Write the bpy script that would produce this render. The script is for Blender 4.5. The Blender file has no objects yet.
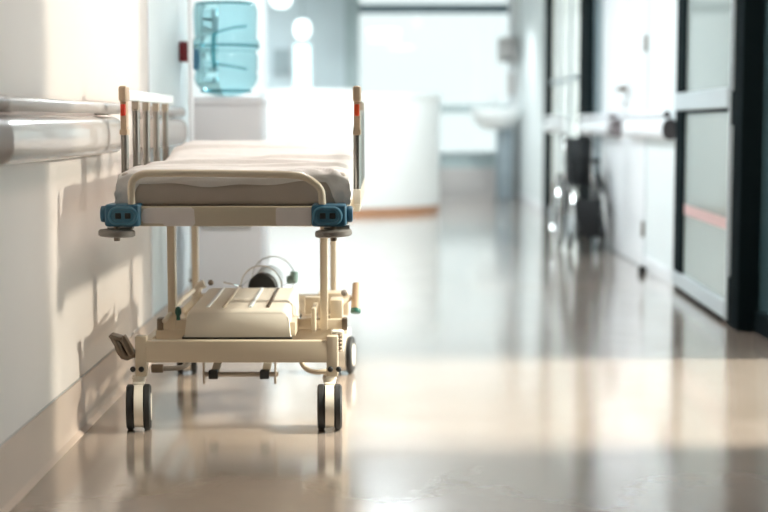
import bpy, bmesh, math, random
from mathutils import Vector, Matrix, noise
random.seed(4)
S = bpy.context.scene
COL = S.collection
PI = math.pi

# ------------------------------------------------------------------ materials
def mat(name, col, rough=0.5, metal=0.0, var=0.0, vscale=6.0, bump=0.0, bscale=40.0, rvar=0.0,
        trans=0.0, ior=1.45, emit=None, estr=0.0, spec=0.5, coat=0.0):
    m = bpy.data.materials.new(name); m.use_nodes = True
    nt = m.node_tree; N = nt.nodes; L = nt.links
    b = N['Principled BSDF']
    b.inputs['Base Color'].default_value = (*col, 1)
    b.inputs['Roughness'].default_value = rough
    b.inputs['Metallic'].default_value = metal
    b.inputs['IOR'].default_value = ior
    b.inputs['Transmission Weight'].default_value = trans
    b.inputs['Specular IOR Level'].default_value = spec
    b.inputs['Coat Weight'].default_value = coat
    if emit:
        b.inputs['Emission Color'].default_value = (*emit, 1)
        b.inputs['Emission Strength'].default_value = estr
    tc = N.new('ShaderNodeTexCoord')
    if var > 0 or rvar > 0:
        n = N.new('ShaderNodeTexNoise'); n.inputs['Scale'].default_value = vscale
        n.inputs['Detail'].default_value = 4
        L.new(tc.outputs['Object'], n.inputs['Vector'])
        if var > 0:
            r = N.new('ShaderNodeMixRGB'); r.blend_type = 'MIX'
            r.inputs[1].default_value = (*[max(0, c * (1 - var)) for c in col], 1)
            r.inputs[2].default_value = (*[min(1, c * (1 + var)) for c in col], 1)
            L.new(n.outputs['Fac'], r.inputs[0]); L.new(r.outputs[0], b.inputs['Base Color'])
        if rvar > 0:
            q = N.new('ShaderNodeMapRange')
            q.inputs['To Min'].default_value = max(0.0, rough - rvar); q.inputs['To Max'].default_value = rough + rvar
            L.new(n.outputs['Fac'], q.inputs['Value']); L.new(q.outputs['Result'], b.inputs['Roughness'])
    if bump > 0:
        n2 = N.new('ShaderNodeTexNoise'); n2.inputs['Scale'].default_value = bscale; n2.inputs['Detail'].default_value = 3
        L.new(tc.outputs['Object'], n2.inputs['Vector'])
        bp = N.new('ShaderNodeBump'); bp.inputs['Strength'].default_value = bump; bp.inputs['Distance'].default_value = 0.01
        L.new(n2.outputs['Fac'], bp.inputs['Height']); L.new(bp.outputs['Normal'], b.inputs['Normal'])
    return m

def glass_pane(name, tint=(0.93, 0.98, 0.98), refl=1.0):
    """thin architectural glazing: clear transmission with a fresnel mirror on top"""
    m = bpy.data.materials.new(name); m.use_nodes = True
    nt = m.node_tree; N = nt.nodes; L = nt.links
    N.remove(N['Principled BSDF']); out = N['Material Output']
    t = N.new('ShaderNodeBsdfTransparent'); t.inputs['Color'].default_value = (*tint, 1)
    g = N.new('ShaderNodeBsdfGlossy'); g.inputs['Roughness'].default_value = 0.02
    f = N.new('ShaderNodeFresnel'); f.inputs['IOR'].default_value = 1.45
    k = N.new('ShaderNodeMath'); k.operation = 'MULTIPLY'; k.inputs[1].default_value = refl
    mx = N.new('ShaderNodeMixShader')
    geo = N.new('ShaderNodeNewGeometry'); inv = N.new('ShaderNodeMath'); inv.operation = 'SUBTRACT'; inv.inputs[0].default_value = refl
    L.new(geo.outputs['Backfacing'], inv.inputs[1])      # only the outer face of the pane mirrors
    L.new(inv.outputs[0], k.inputs[1]); L.new(f.outputs[0], k.inputs[0]); L.new(k.outputs[0], mx.inputs[0])
    L.new(t.outputs[0], mx.inputs[1]); L.new(g.outputs[0], mx.inputs[2]); L.new(mx.outputs[0], out.inputs[0])
    return m

M = {}
M['wall'] = mat('painted_wall', (0.78, 0.71, 0.665), 0.55, var=0.03, vscale=2.0, bump=0.04, bscale=160)
M['wall_cool'] = mat('pale_cool_wall', (0.78, 0.83, 0.84), 0.5, var=0.03, vscale=2.0, bump=0.03, bscale=160)
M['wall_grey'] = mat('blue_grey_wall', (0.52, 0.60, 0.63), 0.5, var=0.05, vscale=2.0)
M['white_panel'] = mat('white_door_laminate', (0.84, 0.86, 0.89), 0.35, var=0.02, vscale=3.0)
M['skirt'] = mat('coved_vinyl_skirting', (0.62, 0.49, 0.405), 0.35, var=0.06, vscale=5.0)
M['ceiling'] = mat('ceiling_tile', (0.83, 0.83, 0.82), 0.8, var=0.03)
M['cream'] = mat('cream_enamel', (0.62, 0.525, 0.40), 0.32, var=0.05, vscale=9.0, bump=0.02, bscale=90, coat=0.25)
M['cream_lt'] = mat('ivory_plastic', (0.74, 0.675, 0.58), 0.35, var=0.03, vscale=9.0)
M['tan'] = mat('tan_plastic', (0.53, 0.39, 0.27), 0.42, var=0.06, vscale=20)
M['poststeel'] = mat('dull_post_steel', (0.30, 0.275, 0.25), 0.3, 1.0, var=0.1, vscale=30)
M['steel'] = mat('brushed_steel', (0.55, 0.54, 0.52), 0.24, 1.0, var=0.08, vscale=30, rvar=0.06)
M['chrome'] = mat('chrome', (0.82, 0.82, 0.82), 0.08, 1.0)
M['darksteel'] = mat('worn_dark_steel', (0.21, 0.165, 0.125), 0.38, 0.7, var=0.2, vscale=40)
M['railwhite'] = mat('white_rail_plastic', (0.72, 0.76, 0.78), 0.3, var=0.03)
M['collar'] = mat('grey_tan_collar', (0.42, 0.35, 0.28), 0.4, var=0.06, vscale=20)
M['red'] = mat('red_plastic', (0.62, 0.045, 0.02), 0.3, var=0.08, vscale=30)
M['orange'] = mat('orange_red_plastic', (0.80, 0.10, 0.035), 0.3, var=0.08, vscale=30)
M['darkred'] = mat('dark_red_plastic', (0.22, 0.012, 0.015), 0.35, var=0.08, vscale=30)
M['blue'] = mat('blue_rubber_plastic', (0.035, 0.125, 0.20), 0.4, var=0.12, vscale=25, bump=0.05, bscale=120)
M['bluelt'] = mat('lighter_blue_plastic', (0.07, 0.20, 0.29), 0.35, var=0.1, vscale=25)
M['black'] = mat('black_rubber', (0.018, 0.018, 0.018), 0.55, var=0.25, vscale=30)
M['grey_disc'] = mat('grey_rubber', (0.23, 0.205, 0.18), 0.5, var=0.1, vscale=30)
M['label'] = mat('pale_paper_label', (0.80, 0.72, 0.68), 0.5, var=0.05, vscale=14)
M['sheet'] = mat('white_cotton_sheet', (0.69, 0.66, 0.645), 0.85, var=0.03, vscale=7, bump=0.25, bscale=22)
M['core'] = mat('taupe_vinyl', (0.47, 0.405, 0.355), 0.5, var=0.06, vscale=12)
M['green'] = mat('dark_green_plastic', (0.02, 0.10, 0.075), 0.35, var=0.1, vscale=30)
M['regul'] = mat('grey_green_plastic', (0.20, 0.29, 0.27), 0.4, var=0.1, vscale=30)
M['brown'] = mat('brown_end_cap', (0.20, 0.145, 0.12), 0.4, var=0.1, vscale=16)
M['capmauve'] = mat('grey_mauve_end_cap', (0.22, 0.19, 0.20), 0.4, var=0.1, vscale=16)
M['capgrey'] = mat('dark_grey_end_cap', (0.07, 0.065, 0.07), 0.4, var=0.1, vscale=16)
M['bumper'] = mat('handrail_vinyl', (0.66, 0.605, 0.57), 0.24, var=0.03, vscale=6, bump=0.01, bscale=120, coat=0.5)
M['railmetal'] = mat('handrail_satin', (0.53, 0.475, 0.445), 0.28, var=0.03, vscale=6)
M['dark_frame'] = mat('dark_anodised_frame', (0.006, 0.011, 0.013), 0.8, var=0.2, vscale=6, spec=0.03)
M['teal_frame'] = mat('blue_grey_aluminium', (0.13, 0.19, 0.22), 0.35, var=0.06, vscale=6)
M['jamb'] = mat('green_grey_jamb', (0.36, 0.44, 0.45), 0.4, var=0.05)
M['alu'] = mat('pale_aluminium', (0.50, 0.55, 0.58), 0.35, 0.35, var=0.04, vscale=6)
M['tint'] = mat('tinted_glass', (0.05, 0.095, 0.11), 0.2, var=0.05, vscale=1.0, spec=0.3)
M['glass'] = glass_pane('clear_glazing')
M['glass_tint'] = glass_pane('pale_teal_glazing', (0.67, 0.655, 0.645))
def translucent(name, col, gloss=0.12):
    m = bpy.data.materials.new(name); m.use_nodes = True
    nt = m.node_tree; N = nt.nodes; L = nt.links; N.remove(N['Principled BSDF']); out = N['Material Output']
    t = N.new('ShaderNodeBsdfTranslucent'); t.inputs['Color'].default_value = (*col, 1)
    d = N.new('ShaderNodeBsdfDiffuse'); d.inputs['Color'].default_value = (*col, 1)
    g = N.new('ShaderNodeBsdfGlossy'); g.inputs['Roughness'].default_value = 0.08
    f = N.new('ShaderNodeFresnel'); f.inputs['IOR'].default_value = 1.35
    a = N.new('ShaderNodeMixShader'); a.inputs[0].default_value = 0.35
    b = N.new('ShaderNodeMixShader')
    L.new(t.outputs[0], a.inputs[1]); L.new(d.outputs[0], a.inputs[2])
    L.new(f.outputs[0], b.inputs[0]); L.new(a.outputs[0], b.inputs[1]); L.new(g.outputs[0], b.inputs[2]); L.new(b.outputs[0], out.inputs[0])
    return m
M['frost'] = translucent('frosted_glazing', (0.44, 0.49, 0.49))
M['frost_bright'] = translucent('pale_frosted_glazing', (0.85, 0.9, 0.9))
M['pink'] = mat('pale_red_reflection', (0.66, 0.42, 0.41), 0.3, var=0.04)
M['cooler'] = mat('cooler_plastic', (0.70, 0.69, 0.715), 0.4, var=0.02)
M['bottle'] = mat('teal_bottle', (0.44, 0.70, 0.75), 0.05, trans=0.92, ior=1.2, var=0.03)
M['bottle_dk'] = mat('teal_bottle_ridge', (0.14, 0.46, 0.52), 0.15, trans=0.7, ior=1.2, var=0.03)
M['bluecap'] = mat('blue_label', (0.05, 0.20, 0.33), 0.4, var=0.1)
M['desk'] = mat('white_desk_laminate', (0.86, 0.88, 0.88), 0.35, var=0.02)
M['wood'] = mat('orange_wood_plinth', (0.46, 0.23, 0.12), 0.4, var=0.2, vscale=8)
M['ceramic'] = mat('white_ceramic', (0.85, 0.87, 0.87), 0.12, var=0.02)
M['pedestal'] = mat('slate_grey_pedestal', (0.24, 0.29, 0.32), 0.35, var=0.08)
M['taupe'] = mat('taupe_dispenser_plastic', (0.46, 0.44, 0.43), 0.4, var=0.04)
M['lamp'] = mat('lamp_diffuser', (0.9, 0.9, 0.9), 0.4, emit=(0.93, 1.0, 1.0), estr=1.8)
M['dim_fill'] = mat('dim_fill_diffuser', (0.9, 0.9, 0.9), 0.4, emit=(1.0, 0.90, 0.80), estr=0.6)
M['cool_fill'] = mat('cool_fill_diffuser', (0.9, 0.9, 0.9), 0.4, emit=(0.85, 0.97, 1.0), estr=26.0)
M['soft_fill'] = mat('soft_fill_diffuser', (0.9, 0.9, 0.9), 0.4, emit=(0.89, 0.97, 1.0), estr=25.0)
M['panel_fill'] = mat('warm_fill_diffuser', (0.9, 0.9, 0.9), 0.4, emit=(1.0, 0.86, 0.78), estr=14.0)
M['chairblack'] = mat('black_nylon', (0.012, 0.014, 0.016), 0.5, var=0.2, vscale=20)
M['fabric_grey'] = mat('grey_board', (0.30, 0.36, 0.38), 0.7, var=0.06)
M['ground'] = mat('outdoor_paving', (0.45, 0.43, 0.40), 0.8, var=0.1, vscale=1.0)

def floor_mat():
    m = bpy.data.materials.new('polished_vinyl_floor'); m.use_nodes = True
    nt = m.node_tree; N = nt.nodes; L = nt.links; b = N['Principled BSDF']
    tc = N.new('ShaderNodeTexCoord')
    mp = N.new('ShaderNodeMapping'); mp.inputs['Scale'].default_value = (1, 0.6, 1)
    L.new(tc.outputs['Object'], mp.inputs['Vector'])
    n = N.new('ShaderNodeTexNoise'); n.inputs['Scale'].default_value = 2.2; n.inputs['Detail'].default_value = 6
    n.inputs['Roughness'].default_value = 0.6
    L.new(mp.outputs[0], n.inputs['Vector'])
    cr = N.new('ShaderNodeValToRGB')
    cr.color_ramp.elements[0].position = 0.3; cr.color_ramp.elements[0].color = (0.36, 0.29, 0.24, 1)
    cr.color_ramp.elements[1].position = 0.75; cr.color_ramp.elements[1].color = (0.45, 0.37, 0.315, 1)
    L.new(n.outputs['Fac'], cr.inputs[0]); L.new(cr.outputs[0], b.inputs['Base Color'])
    # wear: scuffs change the gloss a little
    n2 = N.new('ShaderNodeTexNoise'); n2.inputs['Scale'].default_value = 5.0; n2.inputs['Detail'].default_value = 8
    L.new(tc.outputs['Object'], n2.inputs['Vector'])
    r = N.new('ShaderNodeMapRange'); r.inputs['From Min'].default_value = 0.3; r.inputs['From Max'].default_value = 0.75
    r.inputs['To Min'].default_value = 0.14; r.inputs['To Max'].default_value = 0.26
    L.new(n2.outputs['Fac'], r.inputs['Value']); L.new(r.outputs['Result'], b.inputs['Roughness'])
    n3 = N.new('ShaderNodeTexNoise'); n3.inputs['Scale'].default_value = 3.0; n3.inputs['Detail'].default_value = 2
    L.new(tc.outputs['Object'], n3.inputs['Vector'])
    bp = N.new('ShaderNodeBump'); bp.inputs['Strength'].default_value = 0.004; bp.inputs['Distance'].default_value = 0.01
    L.new(n3.outputs['Fac'], bp.inputs['Height']); L.new(bp.outputs['Normal'], b.inputs['Normal'])
    b.inputs['IOR'].default_value = 1.55
    b.inputs['Coat Weight'].default_value = 1.0; b.inputs['Coat Roughness'].default_value = 0.12; b.inputs['Coat IOR'].default_value = 1.75
    return m
M['floor'] = floor_mat()

# ------------------------------------------------------------------ mesh builder
class MB:
    def __init__(s): s.bm = bmesh.new()
    def _merge(s, b):
        me = bpy.data.meshes.new('t'); b.to_mesh(me); b.free(); s.bm.from_mesh(me); bpy.data.meshes.remove(me)
    def box(s, x0, x1, y0, y1, z0, z1, bev=0.0, seg=2, mtx=None, taper=None):
        b = bmesh.new(); bmesh.ops.create_cube(b, size=1)
        for v in b.verts:
            tx = taper if (taper and v.co.z > 0) else 1
            v.co = Vector(((x0 + x1) / 2 + v.co.x * (x1 - x0) * tx, (y0 + y1) / 2 + v.co.y * (y1 - y0), (z0 + z1) / 2 + v.co.z * (z1 - z0)))
        if bev > 0: bmesh.ops.bevel(b, geom=b.edges[:], offset=bev, segments=seg, affect='EDGES', profile=0.6)
        if mtx is not None: bmesh.ops.transform(b, matrix=mtx, verts=b.verts)
        s._merge(b); return s
    def obox(s, c, size, rot=(0, 0, 0), bev=0.0, seg=2):
        from mathutils import Euler
        mt = Matrix.Translation(c) @ Euler(rot).to_matrix().to_4x4()
        x, y, z = [k / 2 for k in size]
        return s.box(-x, x, -y, y, -z, z, bev, seg, mt)
    def cyl(s, p0, p1, r, r2=None, seg=20, bev=0.0):
        p0, p1 = Vector(p0), Vector(p1); d = p1 - p0
        b = bmesh.new()
        bmesh.ops.create_cone(b, cap_ends=True, segments=seg, radius1=r, radius2=r if r2 is None else r2, depth=d.length)
        if bev > 0:
            es = [e for e in b.edges if any(len(f.verts) > 4 for f in e.link_faces)]
            bmesh.ops.bevel(b, geom=es, offset=bev, segments=2, affect='EDGES', profile=0.6)
        q = Vector((0, 0, 1)).rotation_difference(d.normalized())
        bmesh.ops.transform(b, matrix=Matrix.Translation((p0 + p1) / 2) @ q.to_matrix().to_4x4(), verts=b.verts)
        s._merge(b); return s
    def tube(s, pts, r, seg=12, closed=False, sm=0):
        P = [Vector(p) for p in pts]
        for _ in range(sm):      # corner cutting, ends kept
            Q = [] if closed else [P[0]]
            n = len(P)
            for i in range(n if closed else n - 1):
                a, c = P[i], P[(i + 1) % n]
                Q += [a * .75 + c * .25, a * .25 + c * .75]
            if not closed: Q.append(P[-1])
            P = Q
        n = len(P); rings = []
        up = None
        for i in range(n):
            if closed: t = P[(i + 1) % n] - P[i - 1]
            else: t = P[min(i + 1, n - 1)] - P[max(i - 1, 0)]
            t.normalize()
            if up is None:
                a = Vector((0, 0, 1)) if abs(t.z) < 0.9 else Vector((1, 0, 0))
                up = (a - t * a.dot(t)).normalized()
            else: up = (up - t * up.dot(t)).normalized()
            sd = t.cross(up)
            rr = r[min(len(r) - 1, int(i * len(r) / n))] if isinstance(r, (list, tuple)) else r
            rings.append([s.bm.verts.new(P[i] + up * math.cos(2 * PI * k / seg) * rr + sd * math.sin(2 * PI * k / seg) * rr) for k in range(seg)])
        for i in range(n if closed else n - 1):
            A, B = rings[i], rings[(i + 1) % n]
            for k in range(seg): s.bm.faces.new((A[k], A[(k + 1) % seg], B[(k + 1) % seg], B[k]))
        if not closed:
            s.bm.faces.new(rings[0][::-1]); s.bm.faces.new(rings[-1])
        return s
    def ring(s, c, R, r, axis='y', n=36, seg=10, tilt=0):
        pts = []
        for k in range(n):
            a = 2 * PI * k / n; u, v = math.cos(a) * R, math.sin(a) * R
            p = {'x': (0, u, v), 'y': (u, 0, v), 'z': (u, v, 0)}[axis]
            p = Matrix.Rotation(tilt, 3, 'Z') @ Vector(p)
            pts.append(Vector(c) + p)
        return s.tube(pts, r, seg, True)
    def lathe(s, prof, c, axis='z', seg=32):
        c = Vector(c); rings = []
        for rr, h in prof:
            ring = []
            for k in range(seg):
                a = 2 * PI * k / seg; u, v = rr * math.cos(a), rr * math.sin(a)
                p = {'z': (u, v, h), 'y': (u, h, v), 'x': (h, u, v)}[axis]
                ring.append(s.bm.verts.new(c + Vector(p)))
            rings.append(ring)
        for i in range(len(rings) - 1):
            A, B = rings[i], rings[i + 1]
            for k in range(seg): s.bm.faces.new((A[k], A[(k + 1) % seg], B[(k + 1) % seg], B[k]))
        s.bm.faces.new(rings[0][::-1]); s.bm.faces.new(rings[-1]); return s
    def prism(s, poly, axis, a0, a1):
        """closed 2-D outline pushed along an axis; poly in the other two axes in order"""
        def P(u, v, a): return {'x': (a, u, v), 'y': (u, a, v), 'z': (u, v, a)}[axis]
        A = [s.bm.verts.new(P(u, v, a0)) for u, v in poly]; B = [s.bm.verts.new(P(u, v, a1)) for u, v in poly]
        n = len(poly)
        for k in range(n): s.bm.faces.new((A[k], A[(k + 1) % n], B[(k + 1) % n], B[k]))
        s.bm.faces.new(A[::-1]); s.bm.faces.new(B); return s
    def ball(s, c, r, sc=(1, 1, 1), seg=16):
        b = bmesh.new(); bmesh.ops.create_uvsphere(b, u_segments=seg, v_segments=seg // 2, radius=r)
        for v in b.verts: v.co = Vector((v.co.x * sc[0], v.co.y * sc[1], v.co.z * sc[2])) + Vector(c)
        s._merge(b); return s
    def build(s, name, m, parent=None, angle=35):
        bmesh.ops.recalc_face_normals(s.bm, faces=s.bm.faces[:])
        org = Vector((0, 0, 0))
        if parent is not None: org = WORLD[parent.name]
        else:
            xs = [v.co for v in s.bm.verts]
            lo = Vector([min(v[i] for v in xs) for i in range(3)]); hi = Vector([max(v[i] for v in xs) for i in range(3)])
            org = Vector(((lo.x + hi.x) / 2, (lo.y + hi.y) / 2, lo.z))
        for v in s.bm.verts: v.co -= org
        me = bpy.data.meshes.new(name); s.bm.to_mesh(me); s.bm.free()
        for p in me.polygons: p.use_smooth = True
        me.set_sharp_from_angle(angle=math.radians(angle))
        me.materials.append(M[m])
        o = bpy.data.objects.new(name, me); COL.objects.link(o)
        if parent is not None: o.parent = parent
        else: o.location = org
        WORLD[o.name] = org
        return o
WORLD = {}

def thing(name, label, cat, loc, group=None):
    o = bpy.data.objects.new(name, None); COL.objects.link(o); o.location = loc
    o.empty_display_size = 0.1
    WORLD[o.name] = Vector(loc)
    return tag(o, label, cat, group)
def tag(o, label, cat, group=None):
    o['label'] = label; o['category'] = cat
    if group: o['group'] = group
    return o
def struct(o, label=None, cat=None):
    o['kind'] = 'structure'
    if label: o['label'] = label; o['category'] = cat
    return o
def sthing(name, label, cat, loc):
    return struct(thing(name, label, cat, loc))

# ------------------------------------------------------------------ the room shell
XL, XR, YE, H = -1.008, 1.80, 20.0, 2.75
struct(MB().box(-5.2, 2.2, -6, 20.3, -0.12, 0).build('floor', 'floor'), 'glossy beige vinyl corridor floor with soft reflections', 'floor')
struct(MB().box(-5.2, 2.2, -6, 20.3, H, H + 0.15).build('ceiling', 'ceiling'), 'white corridor ceiling out of view overhead', 'ceiling')
struct(MB().box(XL - 0.16, XL, -6, 6.42, 0, H).build('wall_left', 'wall'), 'warm pale painted wall beside the stretcher', 'wall')
struct(MB().box(XL - 0.16, XL, 6.42, 12.75, 0, H).build('wall_left_far', 'wall_cool'), 'pale wall behind the water cooler with unlit bluish shade painted in', 'wall')  # same wall, the missing sunlight put into a cooler colour
struct(MB().box(XL - 0.17, XL + 0.012, 12.75, 12.81, 0, H, 0.004).build('trim_1', 'white_panel'), 'white corner trim at the end of the left wall', 'trim')
struct(MB().box(-5.2, -5.05, 12.8, 20.3, 0, H).box(-5.2, XL - 0.17, 12.6, 12.8, 0, H).build('wall_reception', 'wall_cool'), 'cool pale walls around the reception bay', 'wall')
# coved skirting: cross-section in X, Z
cove = [(XL, 0.17), (XL + 0.006, 0.168), (XL + 0.007, 0.03), (XL + 0.012, 0.012), (XL + 0.028, 0.002), (XL + 0.028, 0.0), (XL, 0.0)]
struct(MB().prism(cove, 'y', -6, 12.75).build('baseboard_left', 'skirt', angle=20), 'beige coved vinyl skirting along the left wall', 'skirting')

struct(MB().box(XL, XL + 0.004, -6, 12.75, 0.170, 0.1735).build('trim_8', 'taupe'), 'thin dark strip for the joint and shadow atop the skirting', 'trim')  # darker strip draws the joint and the shadow of the skirting edge
# right wall: opening 4.45-6.40 (daylight), glazing, doors
w = MB()
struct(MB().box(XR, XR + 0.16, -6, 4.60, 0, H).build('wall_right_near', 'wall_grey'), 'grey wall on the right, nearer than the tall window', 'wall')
w.box(XR, XR + 0.16, 4.60, 6.40, 2.42, H)
w.box(XR, XR + 0.16, 6.40, 6.52, 0, H)
w.box(XR, XR + 0.16, 7.2, 9.17, 2.40, H)
w.box(XR, XR + 0.16, 9.17, 10.27, 0, H)
w.box(XR, XR + 0.16, 10.27, 12.39, 2.42, H)
w.box(XR, XR + 0.16, 12.39, 12.42, 0, H)
w.box(XR, XR + 0.16, 16.75, 20.3, 0, H)
w.box(XR, XR + 0.16, 13.7, 16.2, 2.60, H)
struct(w.build('wall_right', 'wall_cool'), 'cool white wall with doors and glazing on the right', 'wall')
struct(MB().box(XR - 0.007, XR, 9.32, 10.24, 0, 0.10, 0.002).box(XR - 0.007, XR, 16.85, 20, 0, 0.10, 0.002).build('baseboard_right', 'white_panel'), 'white skirting along the right wall', 'skirting')
# tinted fixed pane and the black posts
d = sthing('window_1', 'dark tinted glass pane at the right edge beside the black post', 'window', (XR + 0.03, 6.86, 0))
MB().box(XR + 0.02, XR + 0.045, 6.52, 7.22, 0.10, H).build('pane', 'tint', d)
MB().box(XR - 0.005, XR + 0.10, 6.52, 7.22, 0.0, 0.10, 0.003).build('sill', 'dark_frame', d)
struct(MB().box(1.722, 1.95, 7.21, 7.44, 0, H, 0.004).build('trim_2', 'dark_frame'), 'black post beside the open glazed door', 'door post')
struct(MB().box(1.716, 1.723, 7.385, 7.40, 0.25, 1.0).box(1.716, 1.723, 7.385, 7.40, 1.17, H).build('trim_3', 'alu'), 'thin pale strip on the black post', 'trim')

# glazed door leaf, slightly ajar (hinged at its far side)
import mathutils
def leaf():
    d = sthing('door_1', 'glazed door with black stile and grey rails, slightly ajar', 'door', (1.80, 9.13, 0))
    ang = -math.atan2(0.055, 1.67)
    R = Matrix.Translation((1.80, 9.13, 0)) @ Matrix.Rotation(ang, 4, 'Z')
    L_ = 1.67
    bx = lambda mb, t0, t1, z0, z1, a=-0.025, b=0.025, bev=0.003: mb.box(a, b, -t1, -t0, z0, z1, bev, 1, R)
    bx(MB(), 0.0, 0.27, 0.09, 2.38).build('stile', 'dark_frame', d)
    bx(MB(), L_ - 0.035, L_, 0.02, 2.38).build('stile', 'alu', d)
    bx(MB(), 0.0, L_ - 0.035, 0.025, 0.115, -0.03, 0.03, 0.006).build('bottom_rail', 'alu', d)
    bx(MB(), 0.0, L_ - 0.035, 0.004, 0.025, -0.02, 0.02).build('brush_seal', 'dark_frame', d)
    bx(MB(), 0.0, L_ - 0.035, 1.085, 1.19, -0.032, 0.032, 0.005).build('mid_rail', 'alu', d)
    bx(MB(), 0.27, L_ - 0.035, 1.068, 1.085, -0.028, 0.028).build('gasket', 'dark_frame', d)
    bx(MB(), 0.0, L_, 2.30, 2.39, -0.03, 0.03, 0.004).build('top_rail', 'alu', d)
    bx(MB(), 0.27, L_ - 0.035, 0.115, 1.068, -0.006, 0.006, 0).build('lower_pane', 'frost', d)
    bx(MB(), 0.27, L_ - 0.035, 1.19, 2.30, -0.006, 0.006, 0).build('upper_pane', 'frost', d)
    bx(MB(), 0.27, L_ - 0.035, 0.47, 0.53, -0.0075, 0.0075, 0).build('reflection_band', 'pink', d)  # painted reflection: a pale red strip across the lower pane
leaf()

# white double door
d = sthing('door_2', 'white flush double door with dark hinges and lever handle', 'door', (XR + 0.02, 11.33, 0))
lf = MB().box(XR + 0.006, XR + 0.05, 10.29, 11.325, 0.01, 2.40, 0.004).build('door_leaf', 'white_panel', d)
l2 = MB().box(XR + 0.006, XR + 0.05, 11.335, 12.37, 0.01, 2.40, 0.004).build('door_leaf', 'white_panel', d)
for z in (0.28, 1.55, 2.1):
    MB().box(XR - 0.012, XR + 0.006, 10.285, 10.33, z - 0.055, z + 0.055, 0.003).cyl((XR - 0.012, 10.285, z - 0.055), (XR - 0.012, 10.285, z + 0.055), 0.012).build('hinge', 'darksteel', lf)
h = MB().cyl((XR + 0.006, 11.20, 1.26), (XR - 0.045, 11.20, 1.26), 0.012).tube([(XR - 0.045, 11.25, 1.26), (XR - 0.045, 11.02, 1.26)], 0.018).cyl((XR + 0.006, 11.2, 1.26), (XR, 11.2, 1.26), 0.028)
h.build('lever_handle', 'darksteel', lf)
MB().cyl((XR + 0.006, 11.20, 1.155), (XR - 0.006, 11.20, 1.155), 0.02).build('keyhole_plate', 'darksteel', lf)
MB().box(XR + 0.02, XR + 0.06, 10.27, 12.39, 0.0, 2.42).box(XR - 0.004, XR + 0.02, 10.268, 10.288, 0.0, 2.42).build('shadow_gap_liner', 'alu', d)
tag(MB().lathe([(0.028, 0), (0.03, 0.01), (0.026, 0.045), (0.012, 0.055)], (1.735, 9.98, 0), seg=20).build('door_stop', 'black'), 'black rubber door stop on floor by the white door', 'door stop')

# far right-hand glazing
struct(MB().box(XR, XR + 0.12, 12.42, 12.88, 0, H).build('trim_4', 'teal_frame'), 'blue grey jamb past the white door', 'trim')
struct(MB().box(1.775, 1.96, 12.88, 13.70, 0, H, 0.004).build('trim_5', 'dark_frame'), 'wide dark post behind the wheelchair', 'door post')
d = sthing('window_2', 'pale glazed screen between two dark posts far along the right', 'window', (XR, 14.95, 0))
MB().box(XR + 0.02, XR + 0.03, 13.7, 16.2, 0.1, 2.6).build('pane', 'frost_bright', d)
for y in (13.7, 14.55, 15.4):
    MB().box(XR - 0.01, XR + 0.07, y, y + 0.07, 0, 2.6, 0.003).build('mullion', 'alu', d)
MB().box(XR - 0.01, XR + 0.07, 13.7, 16.2, 0, 0.1, 0.003).build('sill', 'alu', d)
MB().box(XR - 0.008, XR + 0.05, 13.77, 16.2, 1.42, 1.46, 0.003).build('transom', 'alu', d)
struct(MB().box(1.785, 1.96, 16.2, 16.75, 0.0, H, 0.004).build('trim_6', 'dark_frame'), 'narrow dark frame before the far pale wall', 'door post')

# end wall, with the big daylight window
w = MB()
w.box(-5.2, -1.20, YE, YE + 0.2, 0, H)
w.box(-1.20, -0.98, YE, YE + 0.2, 0, 1.25).box(-1.20, -0.98, YE, YE + 0.2, 2.05, H)
w.box(-0.98, -0.34, YE, YE + 0.2, 0, H)
struct(MB().box(-0.34, 1.72, YE, YE + 0.2, 0, 0.40).build('wall_end_low', 'taupe'), 'low grey wall under the far window', 'wall')
struct(w.build('wall_end', 'wall_grey'), 'blue grey wall behind the reception desk', 'wall')
struct(MB().box(1.70, XR, YE - 0.02, YE + 0.2, 0, H).build('wall_pier', 'desk'), 'white pier right of the far window', 'wall')
d = sthing('window_3', 'large bright daylight window at the end of the corridor', 'window', (0.69, YE, 0.4))
MB().box(-0.34, 1.70, YE + 0.10, YE + 0.11, 0.40, H).build('pane', 'glass_tint', d)
MB().box(-0.34, 1.70, YE + 0.02, YE + 0.14, 2.455, 2.575, 0.004).build('header_bar', 'teal_frame', d)
MB().box(-0.34, 1.70, YE - 0.02, YE + 0.14, 1.14, 1.24, 0.004).build('transom', 'jamb', d)
MB().box(-0.34, 1.70, YE + 0.02, YE + 0.14, 0.59, 0.62, 0.004).build('transom', 'alu', d)
MB().box(-0.52, -0.33, YE - 0.03, YE + 0.14, 0, H, 0.004).build('jamb', 'jamb', d)
MB().box(1.66, 1.71, YE - 0.02, YE + 0.14, 0.4, H, 0.004).build('jamb', 'white_panel', d)
MB().box(0.68, 0.72, YE + 0.03, YE + 0.13, 0.40, 0.6, 0.003).build('mullion', 'alu', d)
MB().box(-0.34, 1.70, YE + 0.06, YE + 0.10, 0.41, 0.59, 0.002).build('lower_panel', 'jamb', d)
d = sthing('window_4', 'narrow upright daylight slot above the reception desk', 'window', (-1.09, YE, 1.25))
MB().box(-1.20, -0.98, YE + 0.10, YE + 0.11, 1.25, 2.05).build('pane', 'glass', d)
MB().box(-1.215, -1.195, YE - 0.01, YE + 0.12, 1.24, 2.06).box(-0.985, -0.965, YE - 0.01, YE + 0.12, 1.24, 2.06).box(-1.215, -0.965, YE - 0.01, YE + 0.12, 2.05, 2.07).box(-1.215, -0.965, YE - 0.01, YE + 0.12, 1.23, 1.25).build('frame', 'wall_cool', d)
# wall behind the camera
w = MB().box(-1.2, 2.0, -6.2, -6, 0, H)
struct(w.build('wall_near', 'fabric_grey'), 'pale end wall behind the viewpoint', 'wall')

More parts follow.
